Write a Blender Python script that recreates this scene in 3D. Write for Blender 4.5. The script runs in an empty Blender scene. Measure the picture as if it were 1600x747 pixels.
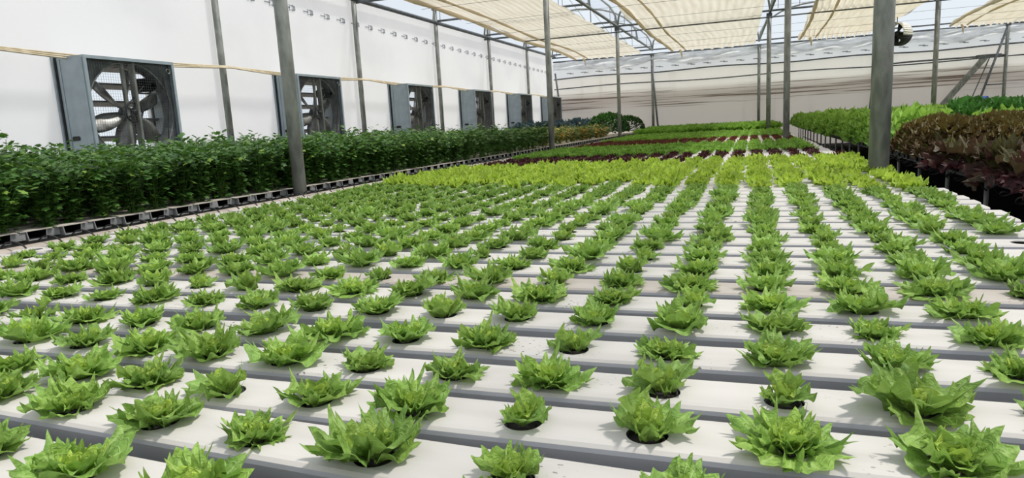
import bpy, math, random
import numpy as np
from mathutils import Matrix, Vector
PI = math.pi
sc = bpy.context.scene
col = sc.collection

# ------------------------------------------------------------------ camera
FPX, H = 1045.0, 0.48            # focal length in pixels of a 1600 px frame; eye height above the channel tops (z = 0)
yaw, pitch, roll = math.radians(-19.95), math.radians(9.5), math.radians(-3.07)
_F = np.array([math.sin(yaw)*math.cos(pitch), math.cos(yaw)*math.cos(pitch), -math.sin(pitch)])
_R = np.array([math.cos(yaw), -math.sin(yaw), 0.0]); _U = np.cross(_R, _F)
R_ = math.cos(roll)*_R + math.sin(roll)*_U; U_ = -math.sin(roll)*_R + math.cos(roll)*_U
cd = bpy.data.cameras.new('camera'); cam = bpy.data.objects.new('camera', cd); col.objects.link(cam)
cd.sensor_width = 36; cd.lens = 36*FPX/1600; cd.clip_start = 0.02; cd.clip_end = 300
cam.matrix_world = Matrix(((R_[0], U_[0], -_F[0], 0), (R_[1], U_[1], -_F[1], 0), (R_[2], U_[2], -_F[2], H), (0, 0, 0, 1)))
sc.camera = cam
def proj(x, y, z):
    d = np.array([x, y, z-H]); k = d@_F
    if k < 0.05: return None
    return 800+FPX*(d@R_)/k, 373.5-FPX*(d@U_)/k, k
def seen(x, y, z=0.05, m=120):
    p = proj(x, y, z)
    return p is not None and -m < p[0] < 1600+m and -m < p[1] < 747+m*1.3

# ------------------------------------------------------------------ world and sun
w = bpy.data.worlds.new('hazy_sky'); sc.world = w; w.use_nodes = True
bg = w.node_tree.nodes['Background']; bg.inputs[0].default_value = (0.86, 0.93, 1.0, 1); bg.inputs[1].default_value = 0.76
sd = bpy.data.lights.new('sun', 'SUN'); sd.energy = 2.8; sd.angle = math.radians(6); sd.color = (1.0, 0.97, 0.91)
so = bpy.data.objects.new('sun', sd); col.objects.link(so); so.rotation_euler = (math.radians(-12), math.radians(22), 0)
sc.view_settings.view_transform = 'Standard'; sc.view_settings.look = 'None'
sc.view_settings.gamma = 1; sc.view_settings.use_curve_mapping = False
sc.view_settings.exposure = 0.30

# ------------------------------------------------------------------ helpers
def srgb(r, g, b):
    return tuple((c/255/12.92 if c/255 <= .04045 else ((c/255+.055)/1.055)**2.4) for c in (r, g, b)) + (1,)
def newmat(name):
    m = bpy.data.materials.new(name); m.use_nodes = True; nt = m.node_tree; nt.nodes.clear()
    return m, nt, nt.nodes.new('ShaderNodeOutputMaterial')
def nd(nt, t, **k):
    n = nt.nodes.new(t)
    for a, b in k.items(): setattr(n, a, b)
    return n
def mixc(nt, f, a, b):
    m = nd(nt, 'ShaderNodeMix', data_type='RGBA')
    for s, v in ((0, f), (6, a), (7, b)):
        if isinstance(v, bpy.types.NodeSocket): nt.links.new(v, m.inputs[s])
        else: m.inputs[s].default_value = v
    return m.outputs[2]
def ramp(nt, f, a, b):
    m = nd(nt, 'ShaderNodeMapRange'); m.interpolation_type = 'SMOOTHSTEP'
    nt.links.new(f, m.inputs[0]); m.inputs[1].default_value = a; m.inputs[2].default_value = b
    return m.outputs[0]
def noise(nt, scale, detail=3, vec=None, sc3=None):
    n = nd(nt, 'ShaderNodeTexNoise'); n.inputs['Scale'].default_value = scale; n.inputs['Detail'].default_value = detail
    if vec is None: vec = nd(nt, 'ShaderNodeTexCoord').outputs['Object']
    if sc3:
        mp = nd(nt, 'ShaderNodeMapping'); mp.inputs['Scale'].default_value = sc3; nt.links.new(vec, mp.inputs[0]); vec = mp.outputs[0]
    nt.links.new(vec, n.inputs['Vector'])
    return n.outputs[0]
def bump(nt, h, strength, dist=0.01):
    b = nd(nt, 'ShaderNodeBump'); b.inputs['Strength'].default_value = strength; b.inputs['Distance'].default_value = dist
    nt.links.new(h, b.inputs['Height']); return b.outputs[0]
def pbr(name, c1, c2=None, rough=.5, metal=0, nscale=8, ns3=None, bmp=0, spec=.5):
    m, nt, out = newmat(name); p = nd(nt, 'ShaderNodeBsdfPrincipled'); nt.links.new(p.outputs[0], out.inputs[0])
    p.inputs['Roughness'].default_value = rough; p.inputs['Metallic'].default_value = metal; p.inputs['Specular IOR Level'].default_value = spec
    f = noise(nt, nscale, 4, None, ns3)
    nt.links.new(mixc(nt, ramp(nt, f, .3, .7), c1, c2 or tuple(v*.8 for v in c1[:3])+(1,)), p.inputs['Base Color'])
    if bmp: nt.links.new(bump(nt, f, bmp), p.inputs['Normal'])
    return m
def film(name, c, trans=.5, c2=None, nscale=1.5, ns3=None, bmp=.2):
    m, nt, out = newmat(name)
    f = noise(nt, nscale, 4, None, ns3)
    cc = mixc(nt, ramp(nt, f, .35, .7), c, c2 or c)
    d = nd(nt, 'ShaderNodeBsdfDiffuse'); t = nd(nt, 'ShaderNodeBsdfTranslucent'); mx = nd(nt, 'ShaderNodeMixShader'); mx.inputs[0].default_value = trans
    for s in (d, t): nt.links.new(cc, s.inputs[0])
    if bmp:
        b = bump(nt, f, bmp, .02); nt.links.new(b, d.inputs['Normal'])
    nt.links.new(d.outputs[0], mx.inputs[1]); nt.links.new(t.outputs[0], mx.inputs[2]); nt.links.new(mx.outputs[0], out.inputs[0])
    return m

class MB:
    def __init__(s): s.v = []; s.f = []; s.mi = []
    def add(s, V, F, mi=0):
        o = len(s.v); s.v += [tuple(map(float, p)) for p in V]; s.f += [tuple(i+o for i in f) for f in F]; s.mi += [mi]*len(F); return s
    def box(s, a, b, mi=0):
        (x0, y0, z0), (x1, y1, z1) = a, b
        V = [(x, y, z) for x in (x0, x1) for y in (y0, y1) for z in (z0, z1)]
        return s.add(V, [(0, 1, 3, 2), (4, 6, 7, 5), (0, 4, 5, 1), (2, 3, 7, 6), (0, 2, 6, 4), (1, 5, 7, 3)], mi)
    def bar(s, a, b, w, h=None, mi=0):      # rectangular bar between two points
        return s.tube([a, b], w/2*1.414, 4, mi, rot=PI/4)
    def tube(s, pts, r, n=8, mi=0, caps=True, rot=0.0, closed=False):
        P = [np.array(p, float) for p in pts]; m = len(P); V = []; F = []; up = None
        for i in range(m):
            if closed: t = P[(i+1) % m]-P[i-1]
            else: t = P[min(i+1, m-1)]-P[max(i-1, 0)]
            t = t/(np.linalg.norm(t)+1e-12)
            if up is None:
                q = np.array([0, 0, 1.]) if abs(t[2]) < .9 else np.array([1., 0, 0]); up = q-t*(q@t)
            up = up-t*(up@t); up = up/(np.linalg.norm(up)+1e-12); sd_ = np.cross(t, up)
            rr = r[i] if hasattr(r, '__len__') else r
            for k in range(n):
                a = 2*PI*k/n+rot; V.append(P[i]+rr*(math.cos(a)*up+math.sin(a)*sd_))
        for i in range(m if closed else m-1):
            j = (i+1) % m
            for k in range(n):
                k2 = (k+1) % n; F.append((i*n+k, i*n+k2, j*n+k2, j*n+k))
        if caps and not closed: F += [tuple(range(n))[::-1], tuple((m-1)*n+k for k in range(n))]
        return s.add(V, F, mi)
    def ring(s, c, ax, prof, n=32, mi=0):   # lathe: prof = [(radius, height along axis)]
        ax = np.array(ax, float); q = np.array([0, 0, 1.]) if abs(ax[2]) < .9 else np.array([1., 0, 0])
        u = np.cross(ax, q); u /= np.linalg.norm(u); v = np.cross(ax, u); c = np.array(c, float); V = []; F = []
        for r, h in prof:
            for k in range(n):
                a = 2*PI*k/n; V.append(c+ax*h+r*(math.cos(a)*u+math.sin(a)*v))
        for i in range(len(prof)-1):
            for k in range(n): k2 = (k+1) % n; F.append((i*n+k, i*n+k2, (i+1)*n+k2, (i+1)*n+k))
        return s.add(V, F, mi)
    def mesh(s, name, mats, smooth=False):
        me = bpy.data.meshes.new(name); me.from_pydata(s.v, [], s.f)
        for m in (mats if isinstance(mats, (list, tuple)) else [mats]): me.materials.append(m)
        me.polygons.foreach_set('material_index', s.mi)
        if smooth: me.polygons.foreach_set('use_smooth', [True]*len(s.f))
        me.update(); return me
    def build(s, name, mats, parent=None, smooth=False, loc=None):
        return link(name, s.mesh(name, mats, smooth), parent, loc)
def link(name, me, parent=None, loc=None):
    o = bpy.data.objects.new(name, me); col.objects.link(o)
    if parent: o.parent = parent
    if loc is not None: o.location = loc
    return o
def tag(o, label=None, cat=None, group=None, kind=None):
    for k, v in (('label', label), ('category', cat), ('group', group), ('kind', kind)):
        if v: o[k] = v
    return o
def empty(name, loc=(0, 0, 0), rz=0, **k):
    o = link(name, None, None, loc); o.rotation_euler = (0, 0, rz); o.empty_display_size = .1; return tag(o, **k)
def struct(name, mb, m, smooth=False): return tag(mb.build(name, m, None, smooth), kind='structure')
ONES = 'zeroth first second third fourth fifth sixth seventh eighth ninth tenth eleventh twelfth thirteenth fourteenth fifteenth sixteenth seventeenth eighteenth nineteenth'.split()
def nth(n):
    if n < 20: return ONES[n]
    if n >= 100: return 'hundredth' if n == 100 else 'hundred and '+nth(n-100)
    t = 'twenty thirty forty fifty sixty seventy eighty ninety'.split()[n//10-2]
    return t[:-1]+'ieth' if n % 10 == 0 else t+'-'+ONES[n % 10]

# ------------------------------------------------------------------ materials
GAL = pbr('galvanised_steel', srgb(142, 144, 136), srgb(104, 106, 100), .5, .1, 14, (1, 1, .35))
GALD = pbr('dark_steel', srgb(104, 108, 110), srgb(78, 80, 82), .55, .2, 10)
FANM = pbr('fan_sheet_metal', srgb(158, 170, 176), srgb(144, 156, 162), .5, .1, 6)
BLACK = pbr('black_rubber', srgb(28, 28, 28), srgb(16, 16, 16), .6)
DARK = pbr('black_void_paint', srgb(14, 14, 13), srgb(9, 9, 9), .9, spec=.1)
PIPEM = pbr('beige_pvc', srgb(184, 172, 160), srgb(150, 136, 124), .5, 0, 5, (1, .6, 1))
HOSE = pbr('pale_cable_sheath', srgb(214, 200, 172), srgb(190, 174, 142), .5)
WALLF = film('white_wall_film', srgb(250, 250, 252), .6, srgb(242, 242, 245), .7, (.4, .8, 1.2), .35)
SCREEN = film('cream_shade_cloth', srgb(242, 233, 216), .52, srgb(230, 220, 200), 1.2, (6, .5, 1), .3)
DRAPE = film('grey_rolled_film', srgb(250, 250, 250), .6, srgb(216, 216, 218), 3, (1, 1, 4), .5)
PRINT = pbr('grey_print', srgb(150, 152, 158), srgb(176, 178, 184), .8)
INSIDE = pbr('channel_inside_shade', srgb(20, 20, 18), srgb(12, 12, 10), .9, spec=.1)  # near-black puts the shade inside holes and open ends into the colour
BEDG = pbr('grey_channel_end', srgb(150, 150, 148), srgb(112, 112, 110), .6, 0, 9)
BLUE = pbr('blue_plastic', srgb(20, 80, 180), srgb(16, 66, 160), .4)
SOIL = pbr('dark_medium', srgb(38, 28, 20), srgb(18, 14, 10), .95, 0, 60, bmp=.5)

BODY = pbr('grey_channel_body', srgb(186, 184, 187), srgb(172, 170, 174), .6, 0, 7)
def channel_mat(name, c1, c2):
    m, nt, out = newmat(name); p = nd(nt, 'ShaderNodeBsdfPrincipled'); nt.links.new(p.outputs[0], out.inputs[0])
    p.inputs['Roughness'].default_value = .55; p.inputs['Specular IOR Level'].default_value = .3
    tc = nd(nt, 'ShaderNodeTexCoord'); oi = nd(nt, 'ShaderNodeObjectInfo'); ad = nd(nt, 'ShaderNodeVectorMath', operation='ADD'); cb = nd(nt, 'ShaderNodeCombineXYZ')
    mu = nd(nt, 'ShaderNodeMath', operation='MULTIPLY'); mu.inputs[1].default_value = 37; nt.links.new(oi.outputs['Random'], mu.inputs[0]); nt.links.new(mu.outputs[0], cb.inputs[0]); nt.links.new(mu.outputs[0], cb.inputs[2])
    nt.links.new(tc.outputs['Object'], ad.inputs[0]); nt.links.new(cb.outputs[0], ad.inputs[1]); v = ad.outputs[0]
    base = mixc(nt, ramp(nt, noise(nt, 5, 3, v, (.6, 3, 1)), .35, .7), c1, c2)
    # dried splashes: small dark specks only where a coarse patch noise allows them
    sp = ramp(nt, noise(nt, 130, 2, v, (.7, 1, 1)), .63, .70); pt = ramp(nt, noise(nt, 3.2, 2, v), .55, .66)
    mm = nd(nt, 'ShaderNodeMath', operation='MULTIPLY'); nt.links.new(sp, mm.inputs[0]); nt.links.new(pt, mm.inputs[1])
    nt.links.new(mixc(nt, mm.outputs[0], base, srgb(84, 70, 60)), p.inputs['Base Color'])
    return m
CHAN = channel_mat('white_channel_plastic', srgb(198, 192, 185), srgb(188, 182, 175))
CHAND = channel_mat('darker_channel_plastic', srgb(180, 170, 160), srgb(168, 158, 148))  # one channel evenly darker and browner than the others
CHANB = channel_mat('grey_bed_plastic', srgb(198, 190, 178), srgb(176, 166, 152))

def leaf_mat(name, dark, light, heart, vein, tr=.28, veins=1.0, rough=.5):
    m, nt, out = newmat(name)
    at = nd(nt, 'ShaderNodeAttribute', attribute_name='leafco'); sp = nd(nt, 'ShaderNodeSeparateXYZ'); nt.links.new(at.outputs['Vector'], sp.inputs[0])
    nz = noise(nt, 42, 3); base = mixc(nt, ramp(nt, nz, .36, .64), dark, light)
    base = mixc(nt, sp.outputs[2], base, heart)
    h = None
    if veins:
        def M(op, a, b=None, c=None):
            n = nd(nt, 'ShaderNodeMath', operation=op)
            for i, q in enumerate((a, b, c)):
                if q is None: continue
                if isinstance(q, bpy.types.NodeSocket): nt.links.new(q, n.inputs[i])
                else: n.inputs[i].default_value = q
            return n.outputs[0]
        wob = M('MULTIPLY', M('SUBTRACT', nz, .5), .5)
        av = M('ABSOLUTE', M('SINE', M('ADD', M('MULTIPLY', sp.outputs[0], 11.0), wob)))
        fade = M('SUBTRACT', 1.0, M('MULTIPLY', sp.outputs[1], .75))
        line = M('MULTIPLY', M('SUBTRACT', 1.0, ramp(nt, av, .04, .42)), fade)
        s2 = M('ABSOLUTE', M('SINE', M('ADD', M('MULTIPLY', sp.outputs[1], 17.0), M('MULTIPLY', M('ABSOLUTE', sp.outputs[0]), 9.0))))
        line2 = M('MULTIPLY', M('SUBTRACT', 1.0, ramp(nt, s2, .04, .36)), .4)
        ln = M('MULTIPLY', M('MAXIMUM', line, line2), .75*veins)
        base = mixc(nt, ln, base, vein); h = M('SUBTRACT', noise(nt, 95, 2), M('MULTIPLY', ln, .7))
    oi = nd(nt, 'ShaderNodeObjectInfo'); hs = nd(nt, 'ShaderNodeHueSaturation'); mr = nd(nt, 'ShaderNodeMapRange'); nt.links.new(oi.outputs['Random'], mr.inputs[0]); mr.inputs[3].default_value = .86; mr.inputs[4].default_value = 1.14
    nt.links.new(mr.outputs[0], hs.inputs['Value']); nt.links.new(base, hs.inputs['Color']); base = hs.outputs[0]
    p = nd(nt, 'ShaderNodeBsdfPrincipled'); p.inputs['Roughness'].default_value = rough; p.inputs['Specular IOR Level'].default_value = .3
    t = nd(nt, 'ShaderNodeBsdfTranslucent'); mx = nd(nt, 'ShaderNodeMixShader'); mx.inputs[0].default_value = tr
    nt.links.new(base, p.inputs['Base Color']); nt.links.new(mixc(nt, .35, base, tuple(min(1, q*1.5) for q in light[:3])+(1,)), t.inputs[0])
    if h is not None: nt.links.new(bump(nt, h, .9, .006), p.inputs['Normal'])
    nt.links.new(p.outputs[0], mx.inputs[1]); nt.links.new(t.outputs[0], mx.inputs[2]); nt.links.new(mx.outputs[0], out.inputs[0])
    return m
L_GREEN = leaf_mat('curly_lettuce_leaf', srgb(106, 142, 58), srgb(142, 178, 86), srgb(184, 206, 84), srgb(196, 216, 140))
L_LIME = leaf_mat('lime_lettuce_leaf', srgb(130, 162, 46), srgb(172, 198, 72), srgb(200, 214, 88), srgb(210, 224, 130), .4, .8)
L_RED = leaf_mat('dark_red_lettuce_leaf', srgb(52, 20, 26), srgb(82, 34, 36), srgb(60, 50, 30), srgb(96, 44, 44), .2, .5)
L_RED2 = leaf_mat('brown_red_lettuce_leaf', srgb(90, 40, 34), srgb(122, 62, 46), srgb(96, 84, 40), srgb(120, 60, 50), .25, .5)
L_MID = leaf_mat('bright_green_leaf', srgb(96, 142, 48), srgb(136, 178, 70), srgb(166, 200, 90), srgb(176, 208, 120), .35, .5)
L_BROWN = leaf_mat('brown_loose_leaf', srgb(58, 40, 24), srgb(98, 72, 42), srgb(112, 104, 50), srgb(124, 112, 74), .22, .5)
L_PURP = leaf_mat('purple_loose_leaf', srgb(46, 22, 30), srgb(92, 46, 52), srgb(110, 130, 60), srgb(130, 100, 80), .2, .8)
L_CEL = leaf_mat('celery_leaf', srgb(46, 82, 32), srgb(80, 116, 48), srgb(124, 152, 62), srgb(90, 130, 60), .25, 0, .42)
L_OLIVE = leaf_mat('olive_leaf', srgb(66, 92, 38), srgb(98, 116, 50), srgb(196, 158, 76), srgb(120, 120, 60), .3, 0)
L_BUSH = leaf_mat('dark_bush_leaf', srgb(30, 66, 26), srgb(50, 92, 36), srgb(70, 110, 44), srgb(70, 110, 50), .2, 0)
L_BLUE = leaf_mat('blue_green_leaf', srgb(62, 84, 92), srgb(98, 122, 130), srgb(90, 115, 115), srgb(140, 160, 165), .15, .8)
L_KALE = leaf_mat('deep_green_leaf', srgb(40, 84, 34), srgb(66, 118, 50), srgb(90, 140, 60), srgb(100, 150, 80), .2, .6)
L_PALE = leaf_mat('pale_yellow_leaf', srgb(176, 186, 60), srgb(214, 206, 96), srgb(222, 190, 110), srgb(226, 220, 140))
L_DRY = leaf_mat('dry_orange_leaf', srgb(196, 134, 84), srgb(222, 170, 120), srgb(206, 150, 100), srgb(226, 190, 150), .3, .4)

# ------------------------------------------------------------------ plants
def leaf(rg, L, W, th0, th1, az, ruf=.12, teeth=.25, k=7, na=36, nr=7, tint=0, base=(0, 0, 0), cup=.5, twist=0, A=2.55):
    a = np.linspace(-A, A, na+1); ph = k*a/A*PI+rg.uniform(0, 6.28)
    tri = 1-np.abs(((ph/PI) % 2)-1); tri = tri**1.25
    mult = 1-teeth*(1-tri)*(.75+.5*rg.random())
    so_ = L*((1+np.cos(a))/2)**.48; to_ = W*.5*np.sin(a)*(1+.25*np.cos(a))*1.1
    r = np.linspace(0, 1, nr+1)[:, None]**.85; env = r**2.2
    s = r*so_*(1-(1-mult)*r**3.5); t = r*to_*(1-(1-mult)*r**3.5)
    p2, p3 = rg.uniform(0, 6.28), rg.uniform(0, 6.28)
    wf = 3.5+.9*math.sin(p3); h = ruf*L*(env*1.0)*(.75*(tri-.35)*r**2+.85*np.sin(wf*a+p2)+.5*np.sin(1.9*wf*a+p3))+.035*L*np.sin(9*s/L*2+p3)*np.sin(6*t/W*2+p2)*r
    h = h+cup*t*t/W*1.6
    q = np.linspace(-.3, 1.4, 60); th = th0+(th1-th0)*np.clip(q, 0, 1.4)**1.1*1.0
    ds = (q[1]-q[0])*L; X = np.cumsum(np.cos(th))*ds; Z = np.cumsum(np.sin(th))*ds
    i0 = np.interp(0, q, X); j0 = np.interp(0, q, Z); sl = s/L
    x = np.interp(sl, q, X)-i0; z = np.interp(sl, q, Z)-j0; tt = np.interp(sl, q, th)
    x = x-h*np.sin(tt); z = z+h*np.cos(tt); t = t+twist*z
    ca, sa = math.cos(az), math.sin(az)
    V = np.stack([base[0]+x*ca-t*sa, base[1]+x*sa+t*ca, base[2]+z], -1).reshape(-1, 3)
    n = na+1; F = [(i*n+j, i*n+j+1, (i+1)*n+j+1, (i+1)*n+j) for i in range(nr) for j in range(na)]
    C = np.stack([np.broadcast_to(a/A, s.shape), np.broadcast_to(r, s.shape), np.full(s.shape, tint)], -1).reshape(-1, 3)
    return V, F, C
def pmesh(name, leaves, mat):
    V = []; F = []; C = []; o = 0
    for v, f, c in leaves:
        V.append(v); F += [tuple(i+o for i in q) for q in f]; C.append(c); o += len(v)
    V = np.concatenate(V); C = np.concatenate(C)
    me = bpy.data.meshes.new(name); me.from_pydata(V.tolist(), [], F); me.materials.append(mat)
    at = me.attributes.new('leafco', 'FLOAT_VECTOR', 'POINT'); at.data.foreach_set('vector', C.astype(np.float32).ravel())
    me.polygons.foreach_set('use_smooth', [True]*len(F)); me.update(); return me
def head(seed, whorls, res=(36, 7), z0=-.008, scale=1.0):
    """whorls: (count, L, W, th0deg, th1deg, ruffle, teeth, k, tint, cup, r0)"""
    rg = random.Random(seed); out = []; az0 = rg.uniform(0, 6.28)
    for wi, (n, L, W, t0, t1, ruf, te, k, tint, cup, r0) in enumerate(whorls):
        for i in range(n):
            az = az0+wi*1.1+i*2*PI/n+rg.uniform(-.38, .38); sL = rg.uniform(.72, 1.22)*scale
            a0 = math.radians(t0+rg.uniform(-10, 10)); a1 = math.radians(t1+rg.uniform(-22, 24))
            out.append(leaf(rg, L*sL, W*sL*rg.uniform(.85, 1.15), a0, a1, az, ruf, te, k, res[0], res[1], max(0, min(1, tint+rg.uniform(-.15, .2))),
                            (r0*scale*math.cos(az), r0*scale*math.sin(az), z0+wi*.004*scale), cup, rg.uniform(-.25, .25)))
    return out
CURLY = [(5, .058, .082, 34, -4, .17, .20, 9, .0, .45, .010), (5, .050, .070, 52, 20, .22, .22, 9, .12, .55, .008), (5, .036, .050, 66, 44, .30, .24, 8, .45, .6, .006), (6, .024, .032, 76, 66, .36, .24, 6, .8, .8, .004)]
SPARSE = [(3, .064, .070, 46, 14, .15, .24, 8, .02, .4, .008), (2, .054, .054, 62, 46, .18, .24, 8, .25, .5, .006), (4, .034, .036, 66, 50, .28, .24, 6, .6, .8, .003)]
OPEN = [(4, .066, .088, 40, 4, .14, .20, 9, .0, .4, .010), (4, .056, .074, 56, 30, .20, .22, 9, .12, .5, .008), (4, .040, .050, 70, 52, .26, .24, 8, .4, .6, .006), (5, .026, .032, 78, 68, .34, .24, 6, .8, .8, .004)]
LOOSE = [(5, .076, .076, 44, 4, .22, .22, 8, .05, .4, .008), (5, .066, .062, 62, 28, .26, .24, 8, .25, .5, .006), (4, .046, .042, 78, 56, .28, .24, 6, .7, .7, .003)]
curly = [pmesh('curly_lettuce', head(100+i, (SPARSE if i % 6 == 0 else OPEN if i % 2 else CURLY), (48, 8), scale=1.0), L_GREEN) for i in range(12)]
curly_low = [pmesh('curly_lettuce_small', head(130+i, CURLY, (24, 4), scale=.95), L_GREEN) for i in range(6)]
lime = [pmesh('lime_lettuce', head(200+i, LOOSE, (16, 4), scale=1.12), L_LIME) for i in range(7)]
red = [pmesh('red_lettuce', head(300+i, LOOSE, (12, 3), scale=.92), L_RED) for i in range(5)]
red2 = [pmesh('brown_red_lettuce', head(330+i, LOOSE, (12, 3), scale=.92), L_RED2) for i in range(5)]
mid = [pmesh('green_lettuce', head(360+i, LOOSE, (12, 3), scale=1.1), L_MID) for i in range(6)]
TALL = [(5, .16, .12, 60, 20, .14, .2, 6, .05, .4, .01), (5, .15, .10, 76, 50, .16, .2, 6, .25, .5, .008), (4, .10, .07, 82, 70, .16, .2, 5, .5, .7, .004)]
tall = [pmesh('tall_lettuce', head(400+i, TALL, (12, 3)), L_MID) for i in range(5)]
BIG = [(8, .18, .19, 40, -14, .24, .26, 9, .02, .3, .02), (8, .18, .18, 60, 14, .28, .26, 9, .1, .4, .02), (7, .15, .15, 74, 40, .30, .26, 8, .3, .5, .01), (6, .11, .10, 84, 66, .30, .26, 7, .45, .6, .01)]
def dome(seed, R, Hh, n, ls, res=(20, 3), k=8, ruf=.3):
    """frilly head: small ruffled leaves set over a low dome, pointing out and up"""
    rg = random.Random(seed); out = []
    for i in range(n):
        q = (i+.5)/n; az = i*2.39996+rg.uniform(-.2, .2); pol = math.acos(1-q*.98); el = PI/2-pol
        b = (R*.62*math.sin(pol)*math.cos(az), R*.62*math.sin(pol)*math.sin(az), Hh*(.10+.68*math.cos(pol)))
        L = ls*rg.uniform(.8, 1.25); t0 = el*1.1-.15
        out.append(leaf(rg, L, L*1.25, t0+.25, t0-.55, az, ruf, .22, k, res[0], res[1], max(0, min(1, .75*(1-q)+rg.uniform(-.25, .2))), b, .3, rg.uniform(-.3, .3)))
    return out
brown = [pmesh('brown_leaf_lettuce', dome(430+i, .34, .38, 92, .064, (22, 3), 8, .36), L_BROWN) for i in range(5)]
PURP = [(8, .17, .10, 14, -55, .16, .2, 8, .0, .3, .02), (7, .18, .10, 58, 20, .18, .2, 8, .2, .3, .02), (6, .15, .08, 76, 50, .2, .2, 8, .5, .4, .01), (5, .10, .06, 84, 70, .2, .2, 7, .8, .5, .01)]
purple = [pmesh('purple_leaf_lettuce', head(450+i, PURP, (30, 5), scale=1.1), L_PURP) for i in range(3)]
bigg = [pmesh('big_green_lettuce', dome(470+i, .28, .36, 34, .10, (16, 3), 7), L_MID) for i in range(5)]
kale = [pmesh('deep_green_plant', dome(490+i, .28, .46, 44, .09, (14, 3), 5), L_KALE) for i in range(3)]
broc = [pmesh('blue_green_cabbage', head(510+i, BIG, (14, 4), scale=1.5), L_BLUE) for i in range(3)]

def leafy(seed, h, nst, spread, lsz, per, mat, name, lo=.35, droop=.2, yel=.04):
    rg = random.Random(seed); out = []
    for i in range(nst):
        az = rg.uniform(0, 6.28); tl = rg.uniform(.1, 1)*spread; hh = h*rg.uniform(.72, 1.06)
        P = [np.array([tl*q**1.5*math.cos(az)+.01*math.cos(az), tl*q**1.5*math.sin(az)+.01*math.sin(az), hh*(q-droop*q**4*(tl/spread))]) for q in np.linspace(0, 1, 5)]
        m = MB().tube(P, [.004, .0035, .003, .0025, .0015], 3, caps=False)
        v = np.array(m.v); out.append((v, m.f, np.stack([np.zeros(len(v)), np.zeros(len(v)), np.full(len(v), .25)], -1)))
        for j in range(per):
            q = lo+(1-lo)*((j+rg.random())/per)**.8; i4 = min(3, int(q*4)); f = q*4-i4; c = P[i4]*(1-f)+P[i4+1]*f
            la = rg.uniform(0, 6.28); el = rg.uniform(-.5, .6); ln = lsz*rg.uniform(.6, 1.25); off = lsz*rg.uniform(.2, 1.2)
            d = np.array([math.cos(la)*math.cos(el), math.sin(la)*math.cos(el), math.sin(el)]); s = np.array([-math.sin(la), math.cos(la), rg.uniform(-.5, .5)]); up = np.cross(d, s)
            c = c+d*off
            pts = [(0, 0, 0), (.25, .42, .05), (.5, .30, .02), (.72, .5, -.02), (.82, .18, 0), (1.1, 0, -.06), (.82, -.18, 0), (.72, -.5, -.02), (.5, -.30, .02), (.25, -.42, .05), (.5, 0, .1)]
            v = np.array([c+ln*(a*d+b*s+e*up) for a, b, e in pts]); fc = [(10, k, k+1) for k in range(9)]+[(10, 9, 0)]
            t = 1.0 if rg.random() < yel else (0.3 if q > .85 and rg.random() < .3 else 0)
            out.append((v, fc, np.stack([np.zeros(11), np.full(11, .5), np.full(11, t)], -1)))
    return pmesh(name, out, mat)
celery = [leafy(600+i, .46, 17, .17, .047, 22, L_CEL, 'celery_plant', .02) for i in range(6)]
celery_low = [leafy(620+i, .46, 10, .16, .06, 8, L_CEL, 'celery_plant_far', .1) for i in range(4)]
olive = [leafy(640+i, .25, 9, .20, .055, 7, L_OLIVE, 'olive_herb', .1, .3, .22) for i in range(5)]
bush = [pmesh('dark_bush', dome(660+i, .95, .80, 210, .13, (14, 3), 4, .22), L_BUSH) for i in range(2)]

def stuff(name, items, mat, label, cat):
    """one mesh holding the many plants too far away to be told apart"""
    V = []; F = []; C = []; o = 0; cache = {}
    for me, x, y, z, rz, s in items:
        if me.name not in cache:
            n = len(me.vertices); v = np.empty(n*3, np.float32); me.vertices.foreach_get('co', v); c = np.empty(n*3, np.float32); me.attributes['leafco'].data.foreach_get('vector', c)
            cache[me.name] = (v.reshape(-1, 3), c.reshape(-1, 3), [tuple(p.vertices) for p in me.polygons])
        v, c, f = cache[me.name]; ca, sa = math.cos(rz)*s, math.sin(rz)*s
        V.append(np.stack([x+v[:, 0]*ca-v[:, 1]*sa, y+v[:, 0]*sa+v[:, 1]*ca, z+v[:, 2]*s], -1)); C.append(c); F += [tuple(i+o for i in q) for q in f]; o += len(v)
    if not V: return
    me = bpy.data.meshes.new(name); me.from_pydata(np.concatenate(V).tolist(), [], F); me.materials.append(mat)
    at = me.attributes.new('leafco', 'FLOAT_VECTOR', 'POINT'); at.data.foreach_set('vector', np.concatenate(C).astype(np.float32).ravel())
    me.polygons.foreach_set('use_smooth', [True]*len(F)); me.update()
    tag(link(name, me), label, cat, kind='stuff')

# ================================================================== THE SETTING
FZ = -.78
struct('ground', MB().box((-60, -20, FZ-.12), (60, 80, FZ-.06)), pbr('dry_ground', srgb(214, 204, 188), srgb(190, 178, 160), .9, 0, .5))
struct('floor', MB().box((-8.2, -3, FZ-.05), (12.4, 28.3, FZ)), pbr('black_ground_cover', srgb(22, 22, 21), srgb(14, 14, 13), .9, 0, 6, spec=.15))
FANY = [6.05+4.04*k for k in range(6)]; FW, FZ0, FZ1 = 1.34, .26, 1.6
WX = -8.0
mb = MB(); segs = [(-3, 0)]
ys = [-3.0]
for y in FANY: ys += [y+.06, y+FW-.06]
ys.append(28.25)
for i in range(len(ys)-1):
    a, b = ys[i], ys[i+1]
    zz = ((FZ, FZ0+.06), (FZ1-.06, 3.3)) if i % 2 else ((FZ, FZ0+.06), (FZ0+.06, FZ1-.06), (FZ1-.06, 3.3))
    for z0, z1 in zz: mb.add([(WX, a, z0), (WX, b, z0), (WX, b, z1), (WX, a, z1)], [(0, 1, 2, 3)])
wl = struct('wall_left', mb, WALLF)
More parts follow.
